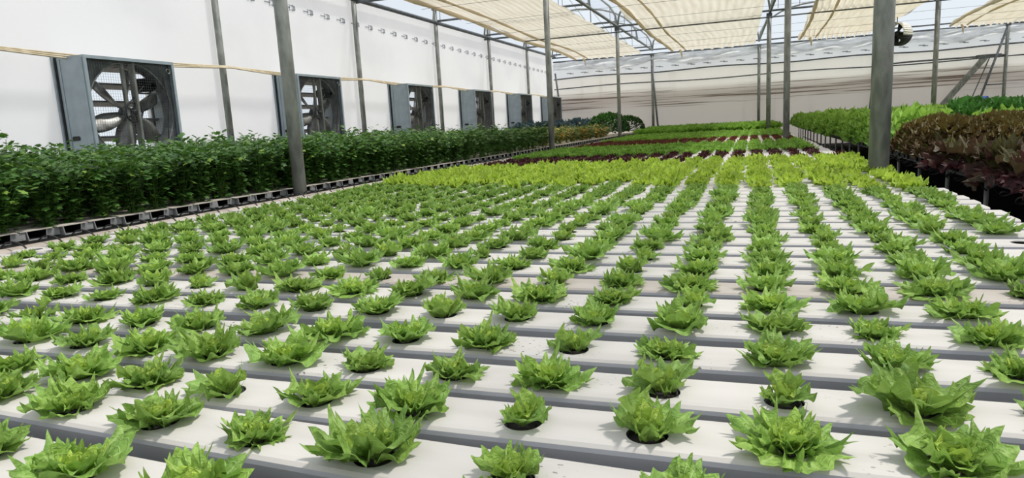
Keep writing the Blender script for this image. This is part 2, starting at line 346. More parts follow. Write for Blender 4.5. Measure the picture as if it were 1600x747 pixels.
# grey maker's marks printed on the film, a dash running into a small split box
mb = MB(); n = 0
for y in np.arange(4.6, 28.0, .545):
    z = 2.86-.02*(y-10)/2 - .004*(y-10); x = WX+.012
    mb.box((x, y, z-.012), (x+.001, y+.16, z+.012))
    for dz in (-.045, .03): mb.box((x, y+.16, z+dz), (x+.001, y+.30, z+dz+.018))
    for dy in (.13, .22): mb.box((x, y+dy, z-.06), (x+.001, y+dy+.02, z+.06))
    mb.box((x, y+.25, z-.035), (x+.001, y+.31, z+.035))
mb.build('film_print', PRINT, wl)

m, nt, out = newmat('stained_end_film')      # dirt lies in long level streaks at its own height on the film
tc = nd(nt, 'ShaderNodeTexCoord'); sp = nd(nt, 'ShaderNodeSeparateXYZ'); nt.links.new(tc.outputs['Object'], sp.inputs[0])
st = ramp(nt, noise(nt, 1.0, 5, tc.outputs['Object'], (.25, 1, 22)), .53, .64)
def bandz(lo, hi, sft):
    a = ramp(nt, sp.outputs[2], lo-sft, lo+sft); b = ramp(nt, sp.outputs[2], hi-sft, hi+sft)
    s_ = nd(nt, 'ShaderNodeMath', operation='SUBTRACT'); nt.links.new(a, s_.inputs[0]); nt.links.new(b, s_.inputs[1]); return s_.outputs[0]
def mul(a, b):
    s_ = nd(nt, 'ShaderNodeMath', operation='MULTIPLY')
    for i, q in enumerate((a, b)):
        if isinstance(q, float): s_.inputs[i].default_value = q
        else: nt.links.new(q, s_.inputs[i])
    return s_.outputs[0]
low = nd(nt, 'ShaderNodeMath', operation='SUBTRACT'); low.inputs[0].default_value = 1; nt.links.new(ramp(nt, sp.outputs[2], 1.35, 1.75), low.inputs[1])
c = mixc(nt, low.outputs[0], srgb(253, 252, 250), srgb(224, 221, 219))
c = mixc(nt, mul(bandz(1.15, 1.68, .1), .14), c, srgb(170, 150, 132))
c = mixc(nt, mul(mul(bandz(.95, 1.72, .1), st), .75), c, srgb(116, 96, 80))
cl_ = ramp(nt, noise(nt, 1.0, 3, tc.outputs['Object'], (2.2, 1, .25)), .55, .75)
c = mixc(nt, mul(cl_, .18), c, srgb(170, 160, 150))
c = mixc(nt, ramp(nt, sp.outputs[2], 2.34, 2.40), c, srgb(250, 252, 255))
d = nd(nt, 'ShaderNodeBsdfDiffuse'); t = nd(nt, 'ShaderNodeBsdfTranslucent'); mx = nd(nt, 'ShaderNodeMixShader'); mx.inputs[0].default_value = .5
mx.inputs[0].default_value = .55
nt.links.new(c, d.inputs[0]); nt.links.new(c, t.inputs[0]); nt.links.new(d.outputs[0], mx.inputs[1]); nt.links.new(t.outputs[0], mx.inputs[2]); nt.links.new(mx.outputs[0], out.inputs[0])
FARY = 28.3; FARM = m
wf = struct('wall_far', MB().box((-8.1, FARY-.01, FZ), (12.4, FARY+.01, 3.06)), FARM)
mb = MB()
for i, x in enumerate(np.arange(-7.4, 12, .62)):
    mb.box((x, FARY-.014, 2.57), (x+.2, FARY-.0135, 2.60)); mb.box((x+.13, FARY-.014, 2.545), (x+.3, FARY-.0135, 2.575))
mb.build('film_print', PRINT, wf)
struct('wall_right', MB().box((12.38, -3, FZ), (12.4, 28.3, 3.3)), WALLF)

# roof film: thin, mostly clear arches over each bay
m, nt, out = newmat('clear_roof_film'); tr = nd(nt, 'ShaderNodeBsdfTransparent'); tr.inputs[0].default_value = (.97, .98, 1, 1)
df = nd(nt, 'ShaderNodeBsdfDiffuse'); tl = nd(nt, 'ShaderNodeBsdfTranslucent'); a = nd(nt, 'ShaderNodeMixShader'); b = nd(nt, 'ShaderNodeMixShader'); a.inputs[0].default_value = .7; b.inputs[0].default_value = .10
nt.links.new(df.outputs[0], a.inputs[1]); nt.links.new(tl.outputs[0], a.inputs[2]); nt.links.new(tr.outputs[0], b.inputs[1]); nt.links.new(a.outputs[0], b.inputs[2]); nt.links.new(b.outputs[0], out.inputs[0])
ROOFM = m
def gx(i, y):      # X of gutter line i at depth y
    t = (y-5)/23.2
    return [(-8, -8), (-3.68, -3.8), (.90, .25), (4.75, 4.2), (9.0, 8.25), (12.4, 12.4)][i][0]*(1-t)+[(-8, -8), (-3.68, -3.8), (.90, .25), (4.75, 4.2), (9.0, 8.25), (12.4, 12.4)][i][1]*t
GZ = 3.2
def arch(i, y, n=14, rise=1.25):
    x0, x1 = gx(i, y), gx(i+1, y); z0 = 3.3 if i == 0 else GZ
    return [(x0+(x1-x0)*(1-math.cos(PI*k/n))/2, y, (z0*(1-k/n)+GZ*k/n)+rise*math.sin(PI*k/n)**.85) for k in range(n+1)]
for i in range(5):
    mb = MB(); Y = [-3, 5, 13, 20.6, 28.3]; n = 14; V = []; F = []
    for y in Y: V += [(p[0], p[1], p[2]+.03) for p in arch(i, y)]
    for a in range(4):
        for k in range(n): F.append((a*15+k, a*15+k+1, (a+1)*15+k+1, (a+1)*15+k))
    mb.add(V, F); struct('roof_film', mb, ROOFM, True)

# ------------------------------------------------------------------ steel frame
def post(name, x, y, r, z0, z1, label, group, n=14, cap=True):
    e = empty(name, (x, y, z0), label=label, cat='post', group=group)
    MB().tube([(0, 0, 0), (0, 0, z1-z0)], r, n).build('pole', GAL, e, True)
    if cap: MB().box((-r*1.25, -r*1.25, z1-z0-.10), (r*1.25, r*1.25, z1-z0)).build('bracket', GALD, e)
    MB().box((-r*1.9, -r*1.9, 0), (r*1.9, r*1.9, .012)).build('base_plate', GALD, e)
    return e
POSTS = [(-3.70, 4.86, .058, 'galvanised post between the celery bed and the lettuce table, nearest the camera'),
         (-3.69, 12.75, .055, 'galvanised post where the dark celery bed ends on the left'),
         (-3.74, 20.3, .052, 'galvanised post in front of the round dark bush'),
         (.885, 5.58, .070, 'thick grey post at right edge of table by the lime lettuce'),
         (.587, 13.2, .055, 'slim grey post at table corner, next beyond the thick right post'),
         (.44, 20.6, .060, 'far grey post just left of the slim post, mid picture'),
         (4.45, 20.4, .062, 'grey post standing in the right green bed under the screens')]
for x, y, r, lb in POSTS: post('support_post', x, y, r, FZ, GZ, lb, 'inner greenhouse posts')
for k, y in enumerate([4.78, 8.78, 12.8, 16.75, 20.6, 24.5]):
    post('wall_post', WX+.09, y, .052, FZ, 3.72, f'galvanised wall post along the left film wall, {nth(k+1) if k else "first"} counted from the front', 'posts of the left wall')
for k, (i, nm) in enumerate(((1, 'behind the dark bush'), (2, 'behind the lettuce table end'), (3, 'behind the thick right post'), (4, 'at the far right above the dark kale'))):
    post('end_wall_post', gx(i, 28.2), 28.15, .055, FZ, 3.1, 'end wall post '+nm, 'posts of the end wall')
# leaning braces beside the end wall posts, each with a rung
def brace(x0, z0, x1, z1, y, label, rung=None, xp=None, r=.038):
    e = empty('leaning_brace', (x0, y, z0), label=label, cat='brace')
    MB().tube([(0, 0, 0), (x1-x0, 0, z1-z0)], r, 8).build('pole', GALD, e, True)
    if rung is not None:
        t = (rung-z0)/(z1-z0); MB().tube([((x1-x0)*t, 0, rung-z0), (xp-x0, 0, rung-z0)], .02, 6).build('rung', GALD, e)
brace(-7.45, FZ, -7.8, 2.6, 27.9, 'thin leaning brace in the far left corner of the hall', 1.1, -7.85)
brace(-3.5, FZ, -3.78, 2.6, 27.9, 'leaning brace against the end wall post behind the bush')
brace(3.98, FZ, 4.18, 2.0, 27.9, 'leaning brace beside the end wall post behind the thick post', .95, 4.2)
brace(7.1, FZ, 8.15, 2.9, 27.9, 'dark leaning brace at the far right with a short rung', 1.05, 8.2)
brace(6.8, FZ, 7.75, 2.0, 28.05, 'thin leaning rod left of the dark far right brace', r=.018)
e = empty('diagonal_strut', (7.6, 28.0, 2.0), label='wide grey diagonal strut across the end wall at far right', cat='strut')
MB().bar((0, 0, 0), (-2.1, 0, -2.7), .17).build('plate', GAL, e); MB().box((-.25, -.1, -.04), (.45, .1, .08)).build('bracket', GALD, e)

# rails
def rail(name, pts, r, label, mat=GAL, n=8): 
    return tag(MB().tube(pts, r, n).build(name, mat, None, True), label, 'rail')
rail('eave_rail', [(WX+.12, -3, 3.3), (WX+.12, 28.2, 3.3)], .05, 'dark steel eave rail along the top of the left wall', GALD)
rail('end_wall_rail', [(x, 28.2, 2.38-.03*math.sin(x*1.3)) for x in np.linspace(-7.95, 12.3, 24)], .026, 'upper pipe rail across the end wall', GALD)
rail('end_wall_rail', [(x, 28.2, 1.97+.03*math.sin(x*.9)) for x in np.linspace(-7.95, 12.3, 24)], .022, 'middle pipe rail across the end wall', GALD)
rail('end_wall_rail', [(x, 28.1, 1.98+.05*min(1, (x-4.2)/1.0)) for x in np.linspace(4.25, 8.2, 8)], .03, 'short thick pipe rail between the two right end wall posts', GALD)
rail('end_wall_rail', [(-7.95, 28.2, 3.08), (12.3, 28.2, 3.08)], .03, 'top pipe rail of the end wall under the roof', GALD)
for i, nm in ((1, 'left'), (2, 'middle'), (3, 'right'), (4, 'far right')):
    rail('gutter_beam', [(gx(i, y), y, GZ+.042) for y in (-2.5, 5, 13, 20.6, 28.2)], .038, f'steel gutter beam under the roof, {nm} one of four')
# roof trusses: arch, double bottom chord, webs
for y, full in ((12.9, 1), (16.8, 0), (20.45, 1), (24.4, 0), (28.2, 1)):
    for i in range(5 if full else 1):
        A = arch(i, y); e = empty('roof_truss', (A[0][0], y, A[0][2]), label=f'arched steel roof truss, {nth(i+1)} bay from the left, {nth([12.9,16.8,20.45,24.4,28.2].index(y)+1)} frame back', cat='truss', group='roof trusses')
        o = np.array(A[0]); T = lambda p: tuple(np.array(p)-o)
        MB().tube([T(p) for p in A], .03, 8).build('arch_pipe', GAL, e, True)
        if full or i == 0:
            ch = MB(); x0, x1 = gx(i, y), gx(i+1, y)
            for dz in ((.0,) if full and i else (.0, .13) if full else (.10,)): ch.tube([T((x0, y, GZ+.05+dz)), T((x1, y, GZ+.05+dz))], .028, 6)
            ch.build('bottom_chord', GALD, e)
            for k in (range(2, 13, 2) if y == 20.45 or i == 0 else ()):
                p = A[k]; MB().tube([T((p[0], y, GZ+.1)), T(p)], .009, 5).build('web', GAL, e)
                if k < 12 and k % 4 == 0: MB().tube([T((p[0], y, p[2])), T((A[k+2][0], y, GZ+.1))], .008, 5).build('web', GAL, e)

# ------------------------------------------------------------------ shade screens
def screen(xl0, xl1, xr0, xr1, y0, y1, label, sag=.05, pleat=.012, seed=1, z=3.17, skew=0):
    rg = random.Random(seed); nx, ny = 132, 50; V = []; F = []
    e = empty('shade_screen', (xl1, y1, z), label=label, cat='shade screen', group='cream shade screens under the roof')
    for j in range(ny+1):
        t = j/ny; y = y0+(y1-y0)*t
        for i in range(nx+1):
            u = i/nx; x = (xl0*(1-t)+xl1*t)*(1-u)+(xr0*(1-t)+xr1*t)*u
            zz = z-sag*math.sin(PI*u)-.03*abs(math.sin(PI*(y-y0)/1.3))+pleat*math.sin(u*105+3*math.sin(y*.8+seed)+skew*y)
            yy = y+(.14*abs(math.sin(u*27+seed))*(1+.5*math.sin(u*11)) if j == ny else 0); 
            if j == ny: zz -= .03+.05*abs(math.sin(u*27+seed))
            if i == 0: zz -= .05+.03*math.sin(y*2+seed); x += .06*math.sin(y*1.1+seed)
            V.append((x-xl1, yy-y1, zz-z))
    for j in range(ny):
        for i in range(nx): a = j*(nx+1)+i; F.append((a, a+1, a+nx+2, a+nx+1))
    MB().add(V, F).build('cloth', SCREEN, e, True)
    # gathered hem and a rolled fold along the left side
    for dx, r in ((.05, .045), (.55, .03)):
        P = [((xl0*(1-t)+xl1*t)+dx+.05*math.sin(t*9+seed)-xl1, (y0+(y1-y0)*t)-y1, -.09-.03*math.sin(t*13)) for t in np.linspace(0, 1.0, 30)]
        MB().tube(P, [r*(1+.25*math.sin(k*1.7)) for k in range(30)], 7).build('rolled_hem', SCREEN, e, True)
    MB().tube([(.35, -.02, -.08), (.4, .05, -.2), (.42, .06, -.38)], [.05, .035, .008], 6).build('hanging_tail', SCREEN, e, True)
    return e
screen(-6.35, -6.85, -4.1, -4.15, 9.5, 27.6, 'cream shade screen hanging over the left aisle, leftmost of four', seed=1)
screen(-2.95, -3.0, .42, .12, 9.5, 27.6, 'broad cream shade screen between the two inner post rows, second from left', seed=4)
screen(1.3, 1.6, 4.6, 4.15, 9.5, 27.2, 'pleated cream shade screen behind the thick right post', .04, .05, seed=7)
screen(5.2, 6.3, 9.2, 9.0, 9.5, 27.2, 'pleated cream shade screen at the far upper right', .05, .05, seed=9, skew=.6)
for k, y in enumerate([13.4, 15.8, 18.1, 20.2, 22.1, 24.2, 26.2]):  # one thick bar stands in for a roof beam's shadow on the cloth
    tag(MB().tube([(gx(1, y)-2.9, y, 3.045), (gx(2, y), y, 3.045), (12.3, y, 3.045)], .0038 if y != 20.2 else .02, 5).build('wire_or_beam_shadow', GALD),
        f'steel wire or beam-shadow bar under the shade screens, {nth(k+1)} from the front', 'wire', 'wires under the shade screens')
# gathered film curtain along the top of the end wall
nx, nz = 240, 8; V = []; F = []
for j in range(nz+1):
    for i in range(nx+1):
        u = i/nx; x = -7.95+20.2*u; t = j/nz; sw = .12*abs(math.sin((x+3.8)*PI/4.05))
        V.append((x, 28.16-.05*math.sin(x*5+t*4)-.05*math.sin(t*9+x), 3.05-(.30+sw)*t*(1+.10*math.sin(x*2.1))+.02*math.sin(x*3.3+t*7)))
for j in range(nz):
    for i in range(nx): a = j*(nx+1)+i; F.append((a, a+1, a+nx+2, a+nx+1))
tag(MB().add(V, F).build('gathered_curtain', DRAPE, None, True), 'crumpled grey film curtain gathered along the top of the end wall', 'curtain')

# ------------------------------------------------------------------ exhaust fans in the left wall
def make_fan():
    e = empty('exhaust_fan'); D = .5; h = FZ1-FZ0; W = FW; t = .012; cy, cz = W/2, h/2
    b = MB(); b.box((.06, 0, 0), (D, t, h)); b.box((.06, W-t, 0), (D, W, h)); b.box((.06, t, h-t), (D, W-t, h)); b.box((.06, t, 0), (D, W-t, t))
    b.box((.10, -.008, .03), (.115, 0, h-.03)); b.box((D-.03, -.008, .03), (D-.015, 0, h-.03))
    b.build('housing', FANM, e)
    b = MB(); b.box((-.03, -.03, -.02), (.03, .01, h+.02)); b.box((-.03, W-.01, -.02), (.03, W+.03, h+.02)); b.box((-.03, -.03, h-.03), (.03, W+.03, h+.02)); b.box((-.03, -.03, -.02), (.03, W+.03, .03)); b.box((.03, -.012, 0), (.06, .02, h), 1); b.box((.03, W-.02, 0), (.06, W+.012, h), 1); b.box((.03, .02, h-.02), (.06, W-.02, h), 1)
    b.build('wall_flange', [FANM, BLACK], e)
    f = .038; b = MB(); b.box((D, 0, 0), (D+.01, f, h)); b.box((D, W-f, 0), (D+.01, W, h)); b.box((D, f, h-f), (D+.01, W-f, h)); b.box((D, f, 0), (D+.01, W-f, f)); b.build('front_frame', FANM, e)
    # shroud: square plate with a round opening and its throat
    n = 64; Rr = .62; V = []; F = []; xs = D-.07
    for k in range(n):
        a = 2*PI*k/n; c, s = math.cos(a), math.sin(a); q = max(abs(c), abs(s)); V.append((xs, cy+min(W/2, W/2)*c/q*.985, cz+h/2*s/q*.985)); V.append((xs, cy+Rr*c, cz+Rr*s)); V.append((xs-.10, cy+(Rr-.035)*c, cz+(Rr-.035)*s)); V.append((xs-.13, cy+(Rr-.035)*c, cz+(Rr-.035)*s))
    for k in range(n):
        k2 = (k+1) % n
        for r in range(3): F.append((4*k+r, 4*k2+r, 4*k2+r+1, 4*k+r+1))
    MB().add(V, F).build('shroud', GALD, e, True)
    MB().ring((xs, cy, cz), (1, 0, 0), [(Rr-.004, 0), (Rr+.006, .01), (Rr+.014, 0)], 64).build('shroud_rim', GAL, e, True)
    # propeller
    pr_ = link('propeller', None, e, (xs-.14, cy, cz))
    MB().ring((0, 0, 0), (1, 0, 0), [(.001, .05), (.07, .05), (.08, .04), (.08, -.04), (.001, -.04)], 24).build('hub', GALD, pr_, True)
    for k in range(6):
        a = 2*PI*k/6+.35; V = []; F = []; nn = 8
        for i in range(nn+1):
            r = .06+(.545-.06)*i/nn; wd = .06+.135*math.sin(PI*min(1, i/nn*.8+.05)); pt = math.radians(52-28*i/nn)
            for j in range(5):
                s = (j/4-.5)*2*wd*.5*1.25; bw = .02*(1-(j/2-1)**2); tx = s*math.sin(pt)+bw; tt = s*math.cos(pt)
                V.append((tx, r*math.cos(a)-tt*math.sin(a), r*math.sin(a)+tt*math.cos(a)))
        for i in range(nn):
            for j in range(4): q = i*5+j; F.append((q, q+1, q+6, q+5))
        bl = MB().add(V, F).build('blade', pbr('blade_steel', srgb(150, 150, 146), srgb(96, 92, 86), .4, .5, 7) if k == 0 and not BL else BL[0], pr_, True)
        if not BL: BL.append(bl.data.materials[0])
        md = bl.modifiers.new('thick', 'SOLIDIFY'); md.thickness = .004
    # large pulley, belt, motor, uprights
    b = MB(); P = [(xs+.0, cy+.125*math.cos(2*PI*k/40), cz+.125*math.sin(2*PI*k/40)) for k in range(40)]; b.tube(P, .012, 6, closed=True)
    for k in range(5): a = 2*PI*k/5; b.tube([(xs, cy, cz), (xs, cy+.12*math.cos(a), cz+.12*math.sin(a))], .008, 5)
    b.ring((xs-.05, cy, cz), (1, 0, 0), [(.001, .09), (.03, .09), (.03, -.08)], 16); b.build('pulley', BLACK, e, True)
    my, mz = cy+.30, cz+.36
    MB().ring((xs-.08, my, mz), (1, 0, 0), [(.001, .17), (.03, .17), (.03, .12), (.085, .12), (.09, .10), (.09, -.12), (.001, -.12)], 28).build('motor', DARK, e, True)
    MB().ring((xs+.0, my, mz), (1, 0, 0), [(.03, .01), (.045, .012), (.045, -.012), (.03, -.01)], 24).build('motor_pulley', GALD, e, True)
    dy, dz = my-cy, mz-cz; L_ = math.hypot(dy, dz); nx_, nz_ = -dz/L_, dy/L_
    b = MB()
    for s in (-1, 1): b.tube([(xs, cy+s*nx_*.125, cz+s*nz_*.125), (xs, my+s*nx_*.045, mz+s*nz_*.045)], .007, 5)
    b.build('belt', BLACK, e)
    for yy, ww in ((cy-.07, .045), (cy+.05, .035)): MB().box((xs-.04, yy-ww/2, .02), (xs-.01+(yy > cy)*.05, yy+ww/2, h-.02)).build('upright', GAL, e)
    MB().box((xs-.09, cy+.16, mz-.12), (xs-.06, W-.04, mz-.10)).build('motor_bracket', GALD, e)
    b = MB().tube([(xs+.02, my+.09, mz+.05), (xs+.05, my+.16, mz-.05), (xs+.03, my+.20, mz+.1), (xs+.04, my+.24, mz-.2), (xs, my+.22, mz-.55), (xs, my+.18, mz-.9)], .007, 5); b.build('wiring', BLACK, e, True)
    MB().ring((xs+.09, W-.12, h-.13), (1, 0, 0), [(.026, 0), (.034, .01), (.034, -.01), (.026, 0)], 20).build('terminal_ring', GAL, e, True)
    # open shutter blades at the back
    for k in range(6):
        z = .11+k*.225; V = [(-.02, .03, z), (-.02, W-.03, z), (.16, W-.03, z+.045), (.16, .03, z+.045)]; V += [(a, b, c-.022) for a, b, c in V]
        MB().add(V, [(0, 1, 2, 3), (7, 6, 5, 4), (0, 4, 5, 1), (1, 5, 6, 2), (2, 6, 7, 3), (3, 7, 4, 0)]).build('shutter_blade', GALD, e)
    # wire guard
    b = MB(); r = .0009; s = .034
    for k in range(int((W-.08)/s)+1): b.box((D-.004, .04+k*s-r, .04), (D-.002, .04+k*s+r, h-.04))
    for k in range(int((h-.08)/s)+1): b.box((D-.002, .04, .04+k*s-r), (D, W-.04, .04+k*s+r))
    b.build('wire_guard', GALD, e)
    # oval grip hole in the side sheet
    n = 20; V = [(D*.40+.035*(1 if math.cos(2*PI*k/n) > 0 else -1)+.028*math.cos(2*PI*k/n), -.0095, .36+.028*math.sin(2*PI*k/n)) for k in range(n)]
    V2 = [(a, .0, c) for a, _, c in V]; MB().add(V+V2, [tuple(range(n))]+[(k, (k+1) % n, n+(k+1) % n, n+k) for k in range(n)]).build('grip_hole', BLACK, e)
    MB().tube([(D-.1, W, h-.28), (D-.08, W+.05, h-.31), (D-.08, W+.065, h-.40), (D-.1, W+.03, h-.46), (D-.1, W, h-.44)], .007, 6).build('cable_loop', BLACK, e, True)
    return e
BL = []
def copy_tree(o, parent=None):
    c = o.copy(); col.objects.link(c)
    if parent: c.parent = parent
    for ch in list(o.children): copy_tree(ch, c)
    return c
FL = ['large galvanised exhaust fan at the left, nearest the camera', 'exhaust fan partly hidden behind the nearest left post', 'exhaust fan third along the left wall, just past the second wall post in view',
      'exhaust fan fourth along the left wall', 'exhaust fan fifth along the left wall, small in the distance', 'farthest exhaust fan in the corner by the end wall']
f0 = make_fan()
for k, y in enumerate(FANY):
    f = f0 if k == 0 else copy_tree(f0)
    f.location = (WX, y, FZ0); tag(f, FL[k], 'fan', 'exhaust fans in the left wall')
# cables strung along the wall
for k in range(3):
    P = [(WX+.20+.02*k, y, 1.66-.012*k-.035*abs(math.sin((y-4.78)*PI/4.02))*(1+.5*k)+.0*y) for y in np.linspace(1.5, 28, 110)]
    tag(MB().tube(P, .011, 6).build('wall_cable', HOSE, None, True), ['pale cable strung along the left wall above the fans, uppermost of three', 'pale cable strung along the left wall, middle of three', 'pale cable strung along the left wall, lowest and most sagging'][k], 'cable', 'cables along the left wall')
# air circulation fan
e = empty('circulation_fan', (4.10, 23.6, 2.62), label='round hanging circulation fan with white and black drum right of the thick post', cat='fan')
ax = np.array([-.62, -.78, 0.]); ax /= np.linalg.norm(ax)
m1 = pbr('white_enamel', srgb(236, 230, 214), srgb(222, 214, 196), .4)
n = 32; u = np.array([ax[1], -ax[0], 0]); V = []; F = []; Rf = .33; Df = .5
for h in (-Df/2, Df/2):
    for k in range(n): a = 2*PI*k/n; V.append(ax*h+Rf*(math.cos(a)*u+np.array([0, 0, math.sin(a)])))
mb = MB(); 
for k in range(n): mb.add([V[k], V[(k+1) % n], V[n+(k+1) % n], V[n+k]], [(0, 1, 2, 3)], 0 if math.sin(2*PI*(k+.5)/n) > -.1 else 1)
dr = mb.build('drum', [m1, BLACK], e, True); md = dr.modifiers.new('thick', 'SOLIDIFY'); md.thickness = .012
MB().ring(ax*(-.05), ax, [(.001, .06), (.09, .06), (.09, -.1), (.001, -.1)], 20).build('motor', BLACK, e, True)
for k in range(4):
    a = 2*PI*k/4+.4; d1 = math.cos(a)*u+np.array([0, 0, math.sin(a)]); d2 = -math.sin(a)*u+np.array([0, 0, math.cos(a)])
    V = [d1*r+d2*s*(.05+r*.28)+ax*s*.08 for r in (.07, .18, .3) for s in (-1, 1)]; bl = MB().add(V, [(0, 1, 3, 2), (2, 3, 5, 4)]).build('blade', BLACK, e)
    md = bl.modifiers.new('thick', 'SOLIDIFY'); md.thickness = .006
MB().tube([(0, 0, Rf), (.0, 0, GZ-2.60)], .012, 6).build('hanger', GALD, e)

# ================================================================== THE LETTUCE TABLE
S = .2025; XE, XW = .95, -3.50; HR = .0325
def channel_mesh(name, x0, spacing, mat, lo=XW, hi=XE, holes=True, lip=True):
    mb = MB(); y0, y1 = -.052, .082; sh = .012
    js = [j for j in range(-40, 30) if holes and lo+.07 < x0+j*spacing < hi-.05]
    prof = [(y0+.007, -.055), (y0, -.014), (y0+.002, -.007), (y0+.008, -.002), (y0+.018, 0)]
    prof2 = [(y1-.018, 0), (y1-.008, -.002), (y1-.002, -.007), (y1, -.014), (y1-.007, -.055)]
    def strip(p, q, a=lo, b=hi, mi=0): mb.add([(a, p[0], p[1]), (b, p[0], p[1]), (b, q[0], q[1]), (a, q[0], q[1])], [(0, 1, 2, 3)], mi)
    for P in (prof, prof2):
        for a, b in zip(P[:-1], P[1:]): strip(a, b, mi=2 if min(a[1], b[1]) < -.012 else 0)
    strip(prof2[-1], prof[0], mi=2)
    for x in (lo, hi): mb.add([(x, a, b) for a, b in prof+prof2], [tuple(range(10))])
    c = .036; ya, yb = prof[-1][0], prof2[0][0]
    if not js: strip((ya, 0), (yb, 0))
    else:
        strip((c, 0), (yb, 0)); edges = [lo]
        if ya < -c: strip((ya, 0), (-c, 0))
        cc = -ya if ya > -c else c
        for j in js:
            x = x0+j*spacing
            mb.add([(edges[-1], -cc, 0), (x-c, -cc, 0), (x-c, c, 0), (edges[-1], c, 0)], [(0, 1, 2, 3)]); edges.append(x+c)
            n = 24; O = []; I = []; B = []
            for k in range(n):
                a = 2*PI*k/n+PI/4; ca, sa = math.cos(a), math.sin(a); q = max(abs(ca), abs(sa))
                O.append((x+c*ca/q, (c if sa > 0 else cc)*sa/q, 0)); I.append((x+HR*ca, HR*sa, 0)); B.append((x+HR*ca, HR*sa, -.004))
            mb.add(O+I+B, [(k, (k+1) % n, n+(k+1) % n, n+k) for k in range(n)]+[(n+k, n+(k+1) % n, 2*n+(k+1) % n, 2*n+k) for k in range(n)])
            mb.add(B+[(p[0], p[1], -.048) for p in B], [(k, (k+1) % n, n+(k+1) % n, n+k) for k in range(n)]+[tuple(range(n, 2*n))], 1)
        mb.add([(edges[-1], -cc, 0), (hi, -cc, 0), (hi, c, 0), (edges[-1], c, 0)], [(0, 1, 2, 3)])
    return mb.mesh(name, [mat, INSIDE, BODY])
cms = [(4.6, 1.04), (8, .97), (12, .90), (18, .84), (99, .72)]; cmm = [channel_mesh('channel', .05, S, CHAN, hi=h_) for _, h_ in cms]; hi_at = lambda y: [h_ for l_, h_ in cms if y < l_][0]
cm = cmm[0]; cmd = channel_mesh('channel_darker', .05, S, CHAND, hi=1.04); cm0 = channel_mesh('channel_front', .137, .2235, CHAN, hi=1.04)
ROWY = {-1: .605, 0: .787, 1: .977, 2: 1.15, 3: 1.345, 4: 1.545}
rr = random.Random(5)
rows = []
i = -1; y = None
while True:
    y = ROWY.get(i, 1.545+(i-4)*.191)
    if y > 27.2: break
    rows.append((i, y)); i += 1
rowx = {}
for i, y in rows:
    dx = {0: 0, -1: .03, 1: .003, 2: .004, 3: -.004}.get(i, rr.uniform(-.012, .012)); rowx[i] = dx
    me = cm0 if i in (-1, 0) else (cmd if i == 6 else cmm[[k for k, c_ in enumerate(cms) if y < c_[0]][0]])
    o = link('growing_channel', me, None, (dx + (0 if i > 6 else 0), y, 0)); o.rotation_euler = (0, 0, -.045 if i in (-1, 0) else (.012 if i == 3 else rr.uniform(-.0015, .0015)))
    if i in (0, -1): o.location = (dx, y-.0, 0)
    extra = ', darker than its neighbours' if i == 6 else ''
    tag(o, f'white growing channel with round planting holes, {nth(i+2)} from the front{extra}', 'growing channel', 'channels of the lettuce table')
def hole(i, j):
    """world position of planting hole j on channel i"""
    if i in (-1, 0):
        x = .137+.2235*j; a = -.045; return rowx[i]+x*math.cos(a), dict(rows)[i]+x*math.sin(a)
    return rowx[i]+.05+S*j, dict(rows)[i]+(.012*(.05+S*j) if i == 3 else 0)
# table frame
e = empty('steel_stand', (0, 0, FZ), label='steel support frame under the white lettuce channels', cat='table frame')
for x in (-3.3, -1.9, -.5, .8): MB().box((x-.025, .3, FZ*-1-.105), (x+.025, 27.2, FZ*-1-.058)).build('rail', GALD, e)
for x in (-3.3, .8):
    for y in np.arange(.6, 27, 2.2): MB().tube([(x, y, 0), (x, y, -FZ-.105)], .022, 6).build('leg', GALD, e)

VIS = {}
def plantings(kind, meshes, low, spots, look=0, band=0, cat=None, mat=None, limit=300, pot=False, zs=(.86, 1.16), z=0, group=None, nm='lettuce', stufflabel=None, sk=1.0, zr=(.88, 1.12)):
    """spots: (x, y, row word, column word, scale). The nearest 300 become things of their own."""
    rg = random.Random(len(spots)+7); spots = sorted(spots, key=lambda s: (not seen(s[0], s[1], .05, 60), s[0]**2+s[1]**2)); things = spots[:limit]; rest = spots[limit:]
    for s in things:
        x, y, lab = s[0], s[1], s[2]; me = meshes[rg.randrange(len(meshes))]
        o = link(nm, me, None, (x+rg.uniform(-.004, .004), y+rg.uniform(-.004, .004), z)); k = rg.uniform(*zs)*sk*(s[3] if len(s) > 3 else 1)
        o.scale = (k, k, k*rg.uniform(*zr)); o.rotation_euler = (rg.uniform(-.09, .09), rg.uniform(-.09, .09), rg.uniform(0, 6.28))
        tag(o, lab, cat, group)
        if pot and y < pot:
            p = link('net_pot', potmesh, o, (0, 0, 0)); p.scale = (1/k, 1/k, 1/k)
    if rest: stuff(kind, [((low or meshes)[rg.randrange(len(low or meshes))], s[0], s[1], z, rg.uniform(0, 6.28), rg.uniform(*zs)*sk) for s in rest], mat, stufflabel, cat)
b = MB(); b.ring((0, 0, 0), (0, 0, 1), [(.0315, -.006), (.030, -.003), (.027, -.006), (.024, -.036), (.001, -.036)], 20); b.ring((0, 0, 0), (0, 0, 1), [(.026, -.012), (.001, -.008)], 16, 1)
potmesh = b.mesh('net_pot', [BLACK, SOIL], True)

